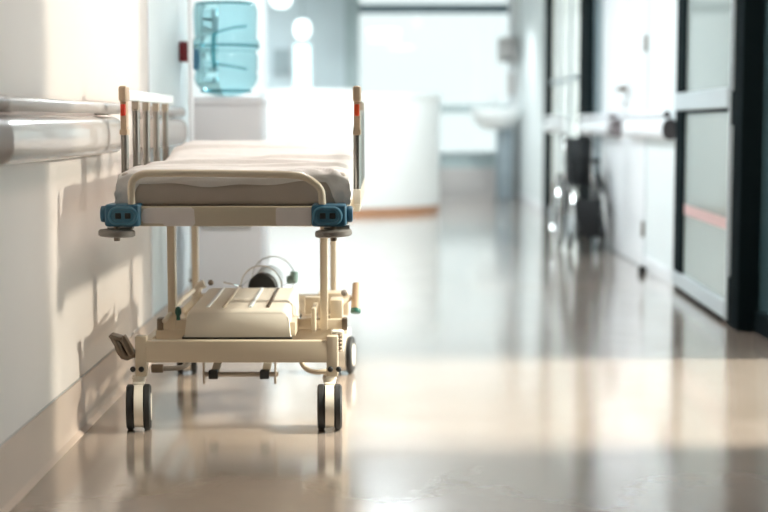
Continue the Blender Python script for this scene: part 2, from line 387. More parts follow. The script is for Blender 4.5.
# daylit opening in the right wall: dark frame, fixed clear glass
d = sthing('window_5', 'tall clear daylight window letting sunlight across the corridor', 'window', (XR + 0.05, 5.42, 0))
MB().box(XR + 0.075, XR + 0.085, 4.64, 6.36, 0.04, 2.38).build('pane', 'glass', d)
MB().box(XR + 0.03, XR + 0.13, 4.60, 4.64, 0, 2.42).box(XR + 0.03, XR + 0.13, 6.36, 6.40, 0, 2.42).box(XR + 0.03, XR + 0.13, 4.60, 6.40, 2.38, 2.42).box(XR + 0.03, XR + 0.13, 4.60, 6.40, 0, 0.04).build('frame', 'dark_frame', d)

# ------------------------------------------------------------------ crash rails (handrail over a fat bumper)
def profile(side, x, s=1.0):
    """bumper cross-section: bulging D, x is the wall plane, side +1 bulges to +X"""
    pts = []
    for k in range(15):
        a = -PI / 2 + PI * k / 14
        u = math.copysign(abs(math.cos(a)) ** 0.7, math.cos(a)); v = math.copysign(abs(math.sin(a)) ** 0.8, math.sin(a))
        pts.append((x + side * (0.02 + 0.062 * u * s), 0.970 + 0.066 * v * s))
    return [(x + side * 0.002, 0.970 - 0.05)] + pts + [(x + side * 0.002, 0.970 + 0.05)]
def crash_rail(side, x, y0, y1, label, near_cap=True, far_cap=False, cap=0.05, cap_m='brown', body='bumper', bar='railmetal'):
    t = thing('crash_rail', label, 'handrail', (x, (y0 + y1) / 2, 0.9), 'crash rails along the corridor walls')
    a, b = y0 + (cap if near_cap else 0), y1 - (cap if far_cap else 0)
    MB().prism(profile(side, x), 'y', a, b - 0.02).prism(profile(side, x, 0.93), 'y', b - 0.02, b).build('bumper', body, t, 30)
    MB().cyl((x + side * 0.055, a, 1.063), (x + side * 0.055, b, 1.063), 0.0195, seg=24, bev=0.004).box(min(x, x + side * 0.05), max(x, x + side * 0.05), a + 0.1, a + 0.14, 1.04, 1.07, 0.003).box(min(x, x + side * 0.05), max(x, x + side * 0.05), b - 0.14, b - 0.1, 1.04, 1.07, 0.003).build('grip_bar', bar, t)
    for on, p, q in ((near_cap, y0, a), (far_cap, b, y1)):
        if on:
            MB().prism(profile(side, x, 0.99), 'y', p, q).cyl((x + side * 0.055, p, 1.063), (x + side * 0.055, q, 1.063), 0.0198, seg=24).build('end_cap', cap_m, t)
    return t
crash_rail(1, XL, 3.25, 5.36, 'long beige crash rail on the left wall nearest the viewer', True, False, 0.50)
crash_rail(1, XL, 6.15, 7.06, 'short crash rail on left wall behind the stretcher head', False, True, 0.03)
crash_rail(-1, XR, 9.24, 10.85, 'white crash rail just past the glazed door', True, False, 0.025, cap_m='capgrey', body='white_panel', bar='white_panel')
crash_rail(-1, XR, 11.35, 13.3, 'white crash rail behind the wheelchair', True, False, 0.22, cap_m='capmauve', body='white_panel', bar='white_panel')
crash_rail(-1, XR, 14.5, 16.1, 'farthest white crash rail past the wheelchair', False, False, cap_m='capgrey', body='white_panel', bar='white_panel')

# fire call point
t = thing('fire_call_point', 'dark red call point box on the left wall', 'call point', (XL, 7.45, 1.31))
MB().box(XL, XL + 0.05, 7.40, 7.50, 1.312, 1.412, 0.006).build('housing', 'darkred', t)
MB().box(XL + 0.05, XL + 0.054, 7.425, 7.475, 1.34, 1.385, 0.001).build('press_panel', 'label', t)
struct(MB().box(XL, XL + 0.006, 6.42, 6.45, 0.17, H, 0.002).build('trim_7', 'white_panel'), 'pale vertical joint strip on the left wall', 'trim')

# ------------------------------------------------------------------ the stretcher
ST = thing('hospital_stretcher', 'cream wheeled hospital stretcher with blue corner bumpers parked along left wall', 'stretcher', (-0.49, 5.5, 0))
# upper frame
f = MB().box(-0.86, -0.122, 4.655, 4.70, 0.691, 0.753, 0.006)
f.box(-0.86, -0.10, 6.58, 6.625, 0.691, 0.753, 0.006)
for x in (-0.846, -0.126): f.box(x - 0.015, x + 0.015, 4.70, 6.58, 0.695, 0.748, 0.005)
for y in (5.2, 5.95): f.box(-0.831, -0.141, y - 0.02, y + 0.02, 0.66, 0.70, 0.004)
UF = f.build('upper_frame', 'cream', ST)
MB().box(-0.83, -0.14, 4.70, 6.58, 0.742, 0.752, 0.002).build('mattress_deck', 'core', ST)
# stickers on the end bar: an irregular patch and a plain one
def sticker(poly): return MB().prism(poly, 'y', 4.6525, 4.656)
sticker([(-0.757, 0.727), (-0.751, 0.744), (-0.735, 0.750), (-0.603, 0.751), (-0.593, 0.744), (-0.590, 0.70), (-0.598, 0.692), (-0.682, 0.692), (-0.693, 0.70), (-0.75, 0.701), (-0.757, 0.71)]).build('label_plate', 'label', ST)['label'] = 'pale peeling label'
sticker([(-0.338, 0.746), (-0.332, 0.750), (-0.232, 0.750), (-0.228, 0.746), (-0.228, 0.70), (-0.234, 0.694), (-0.334, 0.694), (-0.338, 0.70)]).build('label_plate', 'label', ST)['label'] = 'pale blank label'
# push hoop
MB().tube([(-0.786, 4.648, 0.74), (-0.786, 4.64, 0.79), (-0.785, 4.64, 0.835), (-0.755, 4.64, 0.856), (-0.72, 4.64, 0.858), (-0.50, 4.64, 0.857), (-0.29, 4.64, 0.854), (-0.240, 4.64, 0.846), (-0.196, 4.64, 0.812), (-0.192, 4.64, 0.78), (-0.192, 4.648, 0.74)], 0.0115, 14, sm=2).build('push_handle', 'cream', ST)
# blue corner bumpers
def rrect(cx, cz, hx, hz, r, n=6):
    P = []
    for sx, sz, a0 in ((1, 1, 0), (-1, 1, PI / 2), (-1, -1, PI), (1, -1, 1.5 * PI)):
        for k in range(n + 1):
            a = a0 + PI / 2 * k / n
            P.append((cx + sx * (hx - r) + r * math.cos(a), cz + sz * (hz - r) + r * math.sin(a)))
    return P
def bumper(x0, x1, out, y0=4.615, y1=4.735, face=True):
    cx, cz = (x0 + x1) / 2, 0.7255
    b = MB().box(x0, x1, y0 + 0.012, y1, cz - 0.034, cz + 0.036, 0.012, 3)
    b.cyl((x0 if out < 0 else x1, (y0 + y1) / 2, cz + 0.003), ((x0 if out < 0 else x1) + out * 0.018, (y0 + y1) / 2, cz + 0.003), 0.026, seg=24, bev=0.006)
    p = b.build('corner_bumper', 'blue', ST)
    ox = cx + out * -0.004
    s = y0 + 0.012
    if face:
        rb = MB(); P = [(u, s - 0.003, v) for u, v in rrect(ox, cz, 0.041, 0.024, 0.0235, 8)]
        rb.tube(P, 0.0055, 10, True); rb.prism(rrect(ox, cz, 0.038, 0.021, 0.02), 'y', s - 0.003, s + 0.004)
        ins = rb.build('socket_ring', 'bluelt', p)
        for q in (-0.015, 0.015): MB().box(ox + q - 0.009, ox + q + 0.009, s - 0.006, s + 0.001, cz - 0.009, cz + 0.009, 0.002).build('socket_hole', 'black', p)
    return p
bumper(-0.869, -0.759, -1); bumper(-0.226, -0.116, 1)
bumper(-0.869, -0.759, -1, 6.55, 6.66, False); bumper(-0.228, -0.122, 1, 6.55, 6.66, False)
def buffer_disc(x, y, r, tilt):
    t = MB(); c = Vector((x, y, 0.669))
    t.lathe([(r * 0.9, -0.010), (r, -0.006), (r, 0.006), (r * 0.93, 0.011), (0.02, 0.013)], (0, 0, 0), seg=40)
    for v in t.bm.verts: v.co = Matrix.Rotation(tilt, 3, 'Y') @ v.co + c
    d = t.build('buffer_disc', 'grey_disc', ST)
    MB().cyl(c + Vector((0, 0, -0.024)), c + Vector((0, 0, 0.032)), 0.010, seg=14, bev=0.002).build('pivot_bolt', 'darksteel', d)
    MB().box(x - 0.03, x + 0.05, y + 0.0, y + 0.03, 0.682, 0.694, 0.002).build('bracket', 'steel', d)
buffer_disc(-0.836, 4.66, 0.057, 0.03); buffer_disc(-0.158, 4.66, 0.058, -0.06)

# side rails
def side_rail(x, s, latch):
    y0 = 5.055
    top = MB().box(x - 0.012, x + 0.012, y0, 6.16, 1.088, 1.124, 0.007, 3).build('side_rail', 'railwhite', ST)
    hd = MB().box(x - 0.0145, x + 0.0145, y0 - 0.035, y0 + 0.03, 1.083, 1.137, 0.011, 3)
    hd.box(x - 0.011, x + 0.011, y0 - 0.022, y0 + 0.018, 0.985, 1.09, 0.005).box(x - 0.014, x + 0.014, y0 - 0.024, y0 + 0.02, 0.972, 0.992, 0.004)
    hd.build('end_housing', 'tan', top)
    MB().box(x - 0.0085, x + 0.0085, y0 - 0.034, y0 - 0.018, 1.036, 1.076, 0.005).build('release_latch', latch, top)
    for i, y in enumerate((5.055, 5.29, 5.52, 5.76, 6.0)):
        st = MB().cyl((x, y, 0.745), (x, y, 1.0 if i == 0 else 1.09), 0.0128, seg=16)
        st.build('rail_post', 'poststeel', top)
        if i: MB().box(x - 0.0125, x + 0.0125, y - 0.016, y + 0.016, 1.056, 1.09, 0.004).build('post_collar', 'collar', top)
        MB().box(x - 0.013, x + 0.013, y - 0.02, y + 0.02, 0.73, 0.79, 0.004).build('post_clamp', 'cream_lt', top)
    MB().box(x - 0.010, x + 0.010, 5.03, 6.14, 0.715, 0.74, 0.003).build('lower_bar', 'cream_lt', top)
    return top
side_rail(-0.875, -1, 'red'); side_rail(-0.091, 1, 'orange')

# columns between base and upper frame
for x, y, w_ in ((-0.742, 5.2, 0.0135), (-0.21, 5.2, 0.0135), (-0.755, 5.95, 0.012), (-0.203, 5.95, 0.012)):
    MB().box(x - w_, x + w_, y - 0.022, y + 0.022, 0.29, 0.69, 0.004).build('support_column', 'cream', ST)
# sub frame around the columns
g = MB()
for y in (5.2, 5.95): g.box(-0.775, -0.145, y - 0.018, y + 0.018, 0.293, 0.329, 0.005)
for x in (-0.765, -0.185): g.box(x - 0.014, x + 0.014, 5.2, 5.95, 0.298, 0.326, 0.004)
g.box(-0.252, -0.236, 5.12, 5.30, 0.292, 0.375, 0.005).box(-0.285, -0.225, 5.32, 5.36, 0.326, 0.39, 0.006).box(-0.245, -0.13, 5.5, 5.6, 0.30, 0.385, 0.008)
g.box(-0.325, -0.30, 5.02, 5.2, 0.292, 0.34, 0.004)
SF = g.build('sub_frame', 'cream', ST)
for x0, x1 in ((-0.795, -0.772), (-0.148, -0.128)): MB().box(x0, x1, 5.178, 5.222, 0.289, 0.333, 0.006).build('end_plug', 'darksteel', SF)
MB().ball((-0.715, 5.15, 0.36), 0.012, (1, 1, 1.5)).cyl((-0.715, 5.15, 0.33), (-0.715, 5.15, 0.37), 0.007).build('lock_knob', 'green', SF)
MB().tube([(-0.76, 5.12, 0.33), (-0.72, 5.3, 0.385), (-0.70, 5.45, 0.40)], 0.008).build('release_lever', 'cream_lt', SF)
MB().tube([(-0.70, 5.55, 0.34), (-0.70, 5.55, 0.40), (-0.67, 5.55, 0.415)], 0.016, sm=1).build('pivot_housing', 'cream_lt', SF)
MB().ball((-0.648, 5.55, 0.418), 0.011).build('lock_knob', 'darksteel', SF)

# base frame
b = MB()
for y in (4.93, 6.05):
    b.box(-0.80, -0.183, y - 0.02, y + 0.02, 0.219, 0.292, 0.005)
    for x in (-0.808, -0.172): b.box(x - 0.0195, x + 0.0195, y - 0.022, y + 0.022, 0.172, 0.308, 0.006)
for x in (-0.814, -0.169): b.box(x - 0.014, x + 0.014, 4.95, 6.03, 0.232, 0.272, 0.004)
for y in (5.2, 5.95): b.box(-0.80, -0.183, y - 0.015, y + 0.015, 0.245, 0.293, 0.004)
BF = b.build('base_frame', 'cream', ST)
for x in (-0.834, -0.806, -0.178, -0.150):
    MB().ball((x, 4.905, 0.198), 0.0095, (1, 0.7, 1)).build('bolt_head', 'black', BF)
# moulded cover on the base
c = MB(); cov = [(-0.677, 0.293), (-0.672, 0.30), (-0.664, 0.372), (-0.655, 0.383), (-0.64, 0.387), (-0.345, 0.387), (-0.331, 0.383), (-0.322, 0.372), (-0.316, 0.30), (-0.313, 0.293)]
ys = [(4.985, 0.0), (4.99, 0.006), (5.01, 0.012), (5.56, 0.022), (5.58, 0.014), (5.585, 0.004)]
rings = []
for y, dz in ys:
    rings.append([c.bm.verts.new((x, y, z if z < 0.31 else z - 0.012 + dz)) for x, z in cov])
for A, B in zip(rings, rings[1:]):
    n = len(cov)
    for k in range(n): c.bm.faces.new((A[k], A[(k + 1) % n], B[(k + 1) % n], B[k]))
c.bm.faces.new(rings[0][::-1]); c.bm.faces.new(rings[-1])
CV = c.build('base_cover', 'cream_lt', ST, 50)
for x, m_ in ((-0.60, 'railwhite'), (-0.545, 'cream'), (-0.455, 'railwhite'), (-0.395, 'darksteel')):  # white and dark ribs paint the groove highlights and shade into colour
    q = MB().obox((x, 5.29, 0.3930), (0.011, 0.50, 0.007), (0.018, 0, 0), 0.002); q.build('cover_rib', m_, CV)
MB().box(-0.68, -0.31, 4.98, 5.59, 0.288, 0.294, 0.001).build('cover_shadow_strip', 'black', CV)  # black strip standing in for the shade line under the cover

# twin castors
def castor(x, y, rot=0.0):
    R = Matrix.Translation((x, y, 0)) @ Matrix.Rotation(rot, 4, 'Z')
    h = MB().cyl((0, 0, 0.150), (0, 0, 0.176), 0.0215, seg=24, bev=0.003).cyl((0, 0, 0.162), (0, 0, 0.168), 0.0235, seg=24)
    h.box(-0.019, 0.019, -0.045, 0.022, 0.125, 0.155, 0.006)
    h.prism([(-0.052 + 0.074 * math.cos(a), 0.080 + 0.070 * math.sin(a)) for a in [2 * PI * k / 28 for k in range(28)]], 'x', -0.0145, 0.0145)
    for v in h.bm.verts: v.co = R @ v.co
    hs = h.build('castor', 'cream_lt', ST)
    for sx in (-1, 1):
        w = MB(); x0, x1 = sorted((sx * 0.0148, sx * 0.0405))
        prof = [(0.030, x0), (0.068, x0), (0.0755, x0 + 0.005), (0.0755, x1 - 0.006), (0.069, x1), (0.048, x1 - 0.001), (0.030, x1 - 0.001)]
        w.lathe(prof, (0, -0.046, 0.0755), 'x', 40)
        for v in w.bm.verts: v.co = R @ v.co
        tr = w.build('tyre', 'black', hs)
        w = MB(); xa, xb = sorted((sx * 0.038, sx * 0.041))
        w.lathe([(0.046, xa), (0.044, xb), (0.012, xb)], (0, -0.046, 0.0755), 'x', 28)
        for v in w.bm.verts: v.co = R @ v.co
        w.build('wheel_cap', 'cream_lt', hs)
castor(-0.818, 4.93, 0.13); castor(-0.182, 4.93, 0.04)
castor(-0.805, 6.05, 0.12); castor(-0.158, 6.05, -0.1)
# kicks, pedals, brake tubes
p = MB().tube([(-0.83, 4.93, 0.245), (-0.862, 4.915, 0.238), (-0.875, 4.905, 0.262), (-0.885, 4.90, 0.29), (-0.905, 4.90, 0.315)], [0.012, 0.015, 0.015, 0.013, 0.010], 12, sm=1)
p.obox((-0.884, 4.90, 0.308), (0.044, 0.060, 0.012), (0, 0.3, 0), 0.004)
p.obox((-0.852, 4.91, 0.278), (0.022, 0.035, 0.07), (0, -0.5, 0), 0.004)
p.build('foot_pedal', 'darksteel', ST)
rp = MB().tube([(-0.19, 5.25, 0.34), (-0.155, 5.27, 0.372), (-0.118, 5.30, 0.392)], 0.010, sm=1).box(-0.19, -0.145, 5.20, 5.30, 0.30, 0.395, 0.008).build('foot_pedal', 'cream', ST)
MB().cyl((-0.0945, 5.32, 0.438), (-0.1, 5.27, 0.352), 0.0178, seg=24, bev=0.003).build('pedal_grip', 'tan', rp)
MB().cyl((-0.1, 5.27, 0.356), (-0.1008, 5.263, 0.340), 0.0182, seg=24, bev=0.004).build('grip_end', 'green', rp)
MB().ball((-0.142, 5.30, 0.408), 0.012).build('lock_knob', 'grey_disc', rp)
q = MB().tube([(-0.78, 4.97, 0.190), (-0.70, 4.97, 0.190), (-0.668, 4.97, 0.196), (-0.652, 4.98, 0.215), (-0.648, 4.99, 0.24)], 0.0085, sm=2).build('brake_tube', 'grey_disc', ST)
MB().cyl((-0.782, 4.97, 0.190), (-0.742, 4.97, 0.190), 0.0145, seg=18, bev=0.003).build('sleeve', 'darksteel', q)
MB().tube([(-0.282, 4.98, 0.24), (-0.278, 4.97, 0.205), (-0.255, 4.97, 0.182), (-0.225, 4.97, 0.177), (-0.19, 4.97, 0.180)], 0.0085, sm=2).build('brake_tube', 'cream', ST)
# linkage rod under the base
r_ = MB().cyl((-0.638, 5.2, 0.131), (-0.372, 5.2, 0.131), 0.0085, seg=14).box(-0.637, -0.630, 5.185, 5.215, 0.098, 0.25, 0.002).box(-0.386, -0.379, 5.185, 5.215, 0.098, 0.25, 0.002)
LR = r_.build('linkage_rod', 'collar', ST)
for x in (-0.604, -0.424):
    MB().obox((x + 0.006, 5.36, 0.160), (0.030, 0.34, 0.007), (0.19, 0, 0), 0.002).build('link_strap', 'cream', LR)
    MB().box(x - 0.013, x + 0.020, 5.186, 5.214, 0.115, 0.147, 0.004).build('link_clamp', 'black', LR)
# crank hook below the upper frame
MB().tube([(-0.70, 5.45, 0.70), (-0.70, 5.45, 0.645), (-0.67, 5.45, 0.64), (-0.655, 5.45, 0.655)], 0.005, sm=1).cyl((-0.655, 5.45, 0.64), (-0.64, 5.45, 0.675), 0.011).build('crank_handle', 'darksteel', ST)
# right rear spring kick plate
MB().box(-0.178, -0.138, 5.05, 5.10, 0.232, 0.305, 0.006).box(-0.148, -0.142, 5.04, 5.05, 0.24, 0.30).build('spring_bracket', 'cream_lt', ST)
k = MB()
for i in range(5): k.ring((-0.155, 5.03, 0.243 + i * 0.013), 0.011, 0.003, 'z', 18, 8)
k.build('coil_spring', 'darksteel', ST)
# wire hoops that carry the gas cylinder
hl = MB()
hl.ring((-0.468, 5.66, 0.392), 0.078, 0.0026, 'y', 44, 8)
hl.ring((-0.440, 5.90, 0.400), 0.084, 0.0026, 'y', 44, 8)
hl.tube([(-0.546, 5.66, 0.392), (-0.524, 5.90, 0.40)], 0.0026, 8).tube([(-0.468, 5.66, 0.314), (-0.440, 5.90, 0.316)], 0.0026, 8).tube([(-0.39, 5.66, 0.392), (-0.356, 5.90, 0.40)], 0.0026, 8)
hl.box(-0.50, -0.40, 5.93, 5.96, 0.31, 0.326, 0.003)
hl.tube([(-0.44, 5.90, 0.316), (-0.44, 5.94, 0.318)], 0.004, 8).tube([(-0.61, 5.64, 0.41), (-0.57, 5.64, 0.40), (-0.546, 5.66, 0.392)], 0.0026, 8)
hl.build('cylinder_holder', 'chrome', ST)
# iv pole in the corner socket
iv = MB().cyl((-0.858, 6.675, 0.19), (-0.858, 6.675, 1.95), 0.0115, seg=20).build('drip_pole', 'white_panel', ST)
MB().cyl((-0.858, 6.675, 0.19), (-0.858, 6.675, 0.36), 0.0165, seg=20, bev=0.002).build('pole_sleeve', 'railwhite', iv)
MB().cyl((-0.858, 6.675, 0.30), (-0.858, 6.675, 0.315), 0.0185, seg=20).build('sleeve_band', 'grey_disc', iv)
MB().box(-0.88, -0.835, 6.62, 6.70, 0.69, 0.75, 0.004).build('socket_clamp', 'cream', iv)
MB().tube([(-0.858, 6.675, 1.94), (-0.80, 6.675, 1.97), (-0.76, 6.675, 1.96), (-0.75, 6.675, 1.99)], 0.005, sm=2).tube([(-0.858, 6.675, 1.94), (-0.92, 6.675, 1.97), (-0.95, 6.675, 1.96), (-0.955, 6.675, 1.99)], 0.005, sm=2).build('hook', 'chrome', iv)

# the gas cylinder lying in its hoops
t = thing('gas_cylinder', 'small grey gas cylinder with black base lying in hoops under stretcher', 'gas cylinder', (-0.462, 5.85, 0.326))
MB().lathe([(0.020, 5.64), (0.050, 5.642), (0.056, 5.65), (0.056, 5.69)], (-0.462, 0, 0.387), 'y', 36).build('base_boot', 'black', t)
MB().lathe([(0.055, 5.685), (0.055, 5.99), (0.045, 6.03), (0.02, 6.06), (0.014, 6.08)], (-0.462, 0, 0.387), 'y', 36).build('body', 'alu', t)
MB().cyl((-0.462, 6.07, 0.382), (-0.462, 6.12, 0.382), 0.012).cyl((-0.462, 6.10, 0.382), (-0.462, 6.10, 0.43), 0.008).build('valve', 'steel', t)
t2 = MB().cyl((-0.370, 5.70, 0.412), (-0.335, 5.69, 0.417), 0.016, seg=16, bev=0.003).cyl((-0.345, 5.69, 0.41), (-0.343, 5.69, 0.446), 0.0155, seg=16, bev=0.003).build('gas_regulator', 'regul', t)

# ------------------------------------------------------------------ mattress with its white sheet
MT = thing('mattress', 'thin taupe mattress under a rumpled white sheet on the stretcher', 'mattress', (-0.475, 5.65, 0.753))
MB().box(-0.830, -0.120, 4.704, 6.57, 0.753, 0.858, 0.018, 4).build('mattress_core', 'core', MT)
def sheet():
    m = MB(); x0, x1, y0, y1 = -0.838, -0.112, 4.700, 6.60
    NX, NY = 100, 260
    def top(y):
        z = 0.868
        u = min(1, max(0, (y - 5.55) / 0.65)); z += 0.062 * (u * u * (3 - 2 * u))
        v = min(1, max(0, (y - 6.42) / 0.2)); z -= 0.03 * v * v
        if y > 5.30: z += 0.006 * min(1, (y - 5.30) / 0.012)
        return z
    zb = 0.757
    def pt(i, j):
        # the cloth runs down the side, over the top, and down the other side, same front and back
        a = i / (NX - 1); b_ = j / (NY - 1)
        hx, hy = x1 - x0, y1 - y0
        su = -0.13 + a * (hx + 0.26); sv = -0.125 + b_ * (hy + 0.25)
        fx = min(max(su, 0), hx); fy = min(max(sv, 0), hy)
        ox = max(0, -su) + max(0, su - hx); oy = max(0, -sv) + max(0, sv - hy)
        r = 0.030
        x = x0 + fx; y = y0 + fy
        # soft rounded edges
        dx = min(fx, hx - fx); dy = min(fy, hy - fy)
        ez = 0
        for dd, lim in ((dx, 0.05), (dy, 0.035)):
            if dd < lim: k = 1 - dd / lim; ez += 0.016 * k * k
        tz = top(y) - ez
        drop = max(ox, oy)
        lim = tz - zb
        if sv < 0:      # short turned-over edge in the middle, full length at the corners
            e = min(1, max(0, (dx - 0.035) / 0.035)); e = e * e * (3 - 2 * e)
            lim = lim * (1 - e) + (0.030 + 0.007 * math.sin(9 * x) + 0.004 * math.sin(31 * x)) * e
        drop = min(1, drop / 0.125) * lim
        z = tz - drop
        # bulge of the side faces
        bul = 0.004 * math.sin(PI * min(1, drop / max(lim, 1e-4))) if drop > 0 else 0
        if ox > 0: x += (-bul if su < 0 else bul)
        if oy > 0: y += (-bul if sv < 0 else bul)
        w = 0.0
        p = Vector((x * 4.0, y * 2.4, 0.0))
        w += 0.0065 * noise.noise(p + Vector((3, 1, 0))) + 0.004 * noise.noise(Vector((x * 3 + y * 7, y * 9 - x * 2, 2.0)))
        w += 0.0022 * noise.noise(Vector((x * 22, y * 18, 5)))
        for yc, amp, sl, ph in ((4.86, .013, .05, 0.3), (5.02, .010, -.08, 1.9), (5.24, .012, .10, 4.0), (5.62, .013, -.05, 2.2), (5.93, .011, .12, 5.1)):
            yy = yc + sl * (x + 0.48) + 0.03 * math.sin(5 * x + ph)
            w += 1.5 * amp * math.exp(-((y - yy) / (0.010 if y < yy else 0.03)) ** 2) * (0.5 + 0.5 * math.sin(4.2 * x + ph))
        # cloth pulled towards the front right corner
        for q in range(4):
            dd = (x + 0.118) * 0.62 + (y - 4.70) * 0.5 + 0.018 + 0.035 * q
            w += 0.013 * math.exp(-(dd / 0.010) ** 2) * max(0, 1 - math.hypot(x + 0.118, y - 4.70) / 0.30)
        sl = min(1, max(0, (x + 0.36) / 0.22)); sl2 = min(1, max(0, (y - 5.75) / 0.6))
        z -= 0.035 * sl * sl * sl2 if drop == 0 else 0
        if drop == 0: z += w
        elif oy > 0 and ox == 0: y += (-1 if sv < 0 else 1) * (abs(w) * 0.3 + 0.006 * noise.noise(Vector((x * 7, z * 28, 1))))
        elif ox > 0 and oy == 0: x += (-1 if su < 0 else 1) * abs(w * 0.3)
        if ox > 0 and oy > 0:     # tucked corner folds
            cx = -1 if su < 0 else 1
            f = 0.015 * math.sin(70 * (ox - oy)) * min(1, drop / 0.05)
            x += cx * abs(f) * 0.4 - cx * min(oy, 0.03) * 0.1
            y += -abs(f) * 0.9 if sv < 0 else abs(f)
        return (x, y, max(z, zb - 0.001))
    V = [[m.bm.verts.new(pt(i, j)) for i in range(NX)] for j in range(NY)]
    for j in range(NY - 1):
        for i in range(NX - 1): m.bm.faces.new((V[j][i], V[j][i + 1], V[j + 1][i + 1], V[j + 1][i]))
    o = m.build('sheet', 'sheet', MT, 80)
    return o
sheet()

# ------------------------------------------------------------------ water cooler
CX, CY = -0.762, 7.36
t = thing('water_cooler', 'white water cooler cabinet behind the stretcher head', 'water cooler', (CX, CY, 0))
MB().box(CX - 0.174, CX + 0.174, CY - 0.17, CY + 0.18, 0.0, 1.10, 0.018, 3).build('cabinet', 'cooler', t)
MB().box(CX - 0.177, CX + 0.177, CY - 0.173, CY + 0.183, 1.095, 1.135, 0.012, 3).cyl((CX, CY, 1.13), (CX, CY, 1.139), 0.13, 0.12, 32).build('top_collar', 'cooler', t)
MB().box(CX - 0.12, CX + 0.12, CY - 0.176, CY - 0.168, 0.50, 0.80, 0.01).build('tap_recess', 'taupe', t)
for s_, m_ in ((-0.05, 'bluecap'), (0.05, 'red')): MB().box(CX + s_ - 0.018, CX + s_ + 0.018, CY - 0.215, CY - 0.172, 0.72, 0.75, 0.005).build('tap', m_, t)
t = thing('water_bottle', 'large teal translucent water bottle upside down on the cooler', 'bottle', (CX, CY, 1.140))
Z0 = 1.140
prof = [(0.03, Z0), (0.07, Z0 + 0.008), (0.098, Z0 + 0.018), (0.128, Z0 + 0.045), (0.143, Z0 + 0.075), (0.145, Z0 + 0.10), (0.139, Z0 + 0.112), (0.145, Z0 + 0.125),
        (0.146, Z0 + 0.19), (0.140, Z0 + 0.20), (0.140, Z0 + 0.212), (0.153, Z0 + 0.225), (0.153, Z0 + 0.262), (0.140, Z0 + 0.275), (0.143, Z0 + 0.29), (0.146, Z0 + 0.36), (0.147, Z0 + 0.405), (0.143, Z0 + 0.425), (0.12, Z0 + 0.438), (0.05, Z0 + 0.432)]
prof = [(r_ * 1.07, Z0 + (z_ - Z0) * 1.035) for r_, z_ in prof]
MB().lathe(prof, (CX - 0.012, CY, 0), 'z', 48).build('bottle_body', 'bottle', t, 60)
MB().ring((CX - 0.012, CY, Z0 + 0.447), 0.1412, 0.008, 'z', 40, 10).build('bottom_rim', 'bottle_dk', t)
MB().ring((CX - 0.012, CY, Z0 + 0.026), 0.1198, 0.007, 'z', 40, 10).build('shoulder_ring', 'bottle_dk', t)
MB().ring((CX - 0.012, CY, Z0 + 0.244), 0.1621, 0.006, 'z', 40, 10).build('waist_ring', 'bottle_dk', t)
MB().tube([(CX - 0.05, CY - 0.144, Z0 + 0.30), (CX - 0.052, CY - 0.17, Z0 + 0.27), (CX - 0.055, CY - 0.17, Z0 + 0.18), (CX - 0.05, CY - 0.142, Z0 + 0.14)], 0.012, 12, sm=2).build('carry_handle', 'bottle_dk', t)
MB().tube([(CX - 0.05, CY - 0.1620, Z0 + 0.30), (CX + 0.04, CY - 0.1620, Z0 + 0.325), (CX + 0.10, CY - 0.115, Z0 + 0.335)], 0.005, 10).build('moulded_rib', 'bottle_dk', t)
MB().tube([(CX - 0.05, CY - 0.148, Z0 + 0.155), (CX + 0.04, CY - 0.1620, Z0 + 0.14), (CX + 0.10, CY - 0.113, Z0 + 0.13)], 0.005, 10).build('moulded_rib', 'bottle_dk', t)
lb = MB()
for k in range(6):
    a0, a1 = math.radians(-172 + k * 6), math.radians(-172 + (k + 1) * 6)
    P = [(CX - 0.012 + 0.166 * math.cos(a), CY + 0.166 * math.sin(a)) for a in (a0, a1)] + [(CX - 0.012 + 0.16 * math.cos(a), CY + 0.16 * math.sin(a)) for a in (a1, a0)]
    lb.prism(P, 'z', Z0 + 0.13, Z0 + 0.225)
lb.build('label', 'bluecap', t)

# ------------------------------------------------------------------ reception desk
def curve_desk():
    t = thing('reception_desk', 'white reception desk with rounded end and orange plinth', 'reception desk', (-0.6, 16.6, 0))
    front = [Vector(p) for p in ((-2.2, 16.18), (-1.2, 16.20), (-0.3, 16.28), (0.05, 16.40), (0.33, 16.60), (0.55, 16.88), (0.645, 17.20), (0.645, 17.6))]
    for _ in range(3):
        q = [front[0]]
        for a, c in zip(front, front[1:]): q += [a * .75 + c * .25, a * .25 + c * .75]
        front = q + [front[-1]]
    def poly(pts, off, y_back):
        out = []
        for i, p in enumerate(pts):
            tn = (pts[min(i + 1, len(pts) - 1)] - pts[max(i - 1, 0)]).normalized()
            nn = Vector((tn.y, -tn.x)); q = p + nn * off; out.append((q.x, q.y))
        return out + [(out[-1][0], y_back), (out[0][0], y_back)]
    MB().prism(poly(front, 0, 17.6), 'z', 0.075, 1.285).build('front_panel', 'desk', t, 30)
    MB().prism(poly(front, 0.02, 17.62), 'z', 1.285, 1.32).build('counter_top', 'desk', t, 30)
    MB().prism(poly(front, -0.004, 17.59), 'z', 0.0, 0.075).build('plinth', 'wood', t, 30)
    left = [p for p in front if p.x < -0.28]
    MB().prism(poly(left, 0.03, 16.75), 'z', 1.32, 1.365).build('raised_ledge', 'desk', t, 30)
curve_desk()
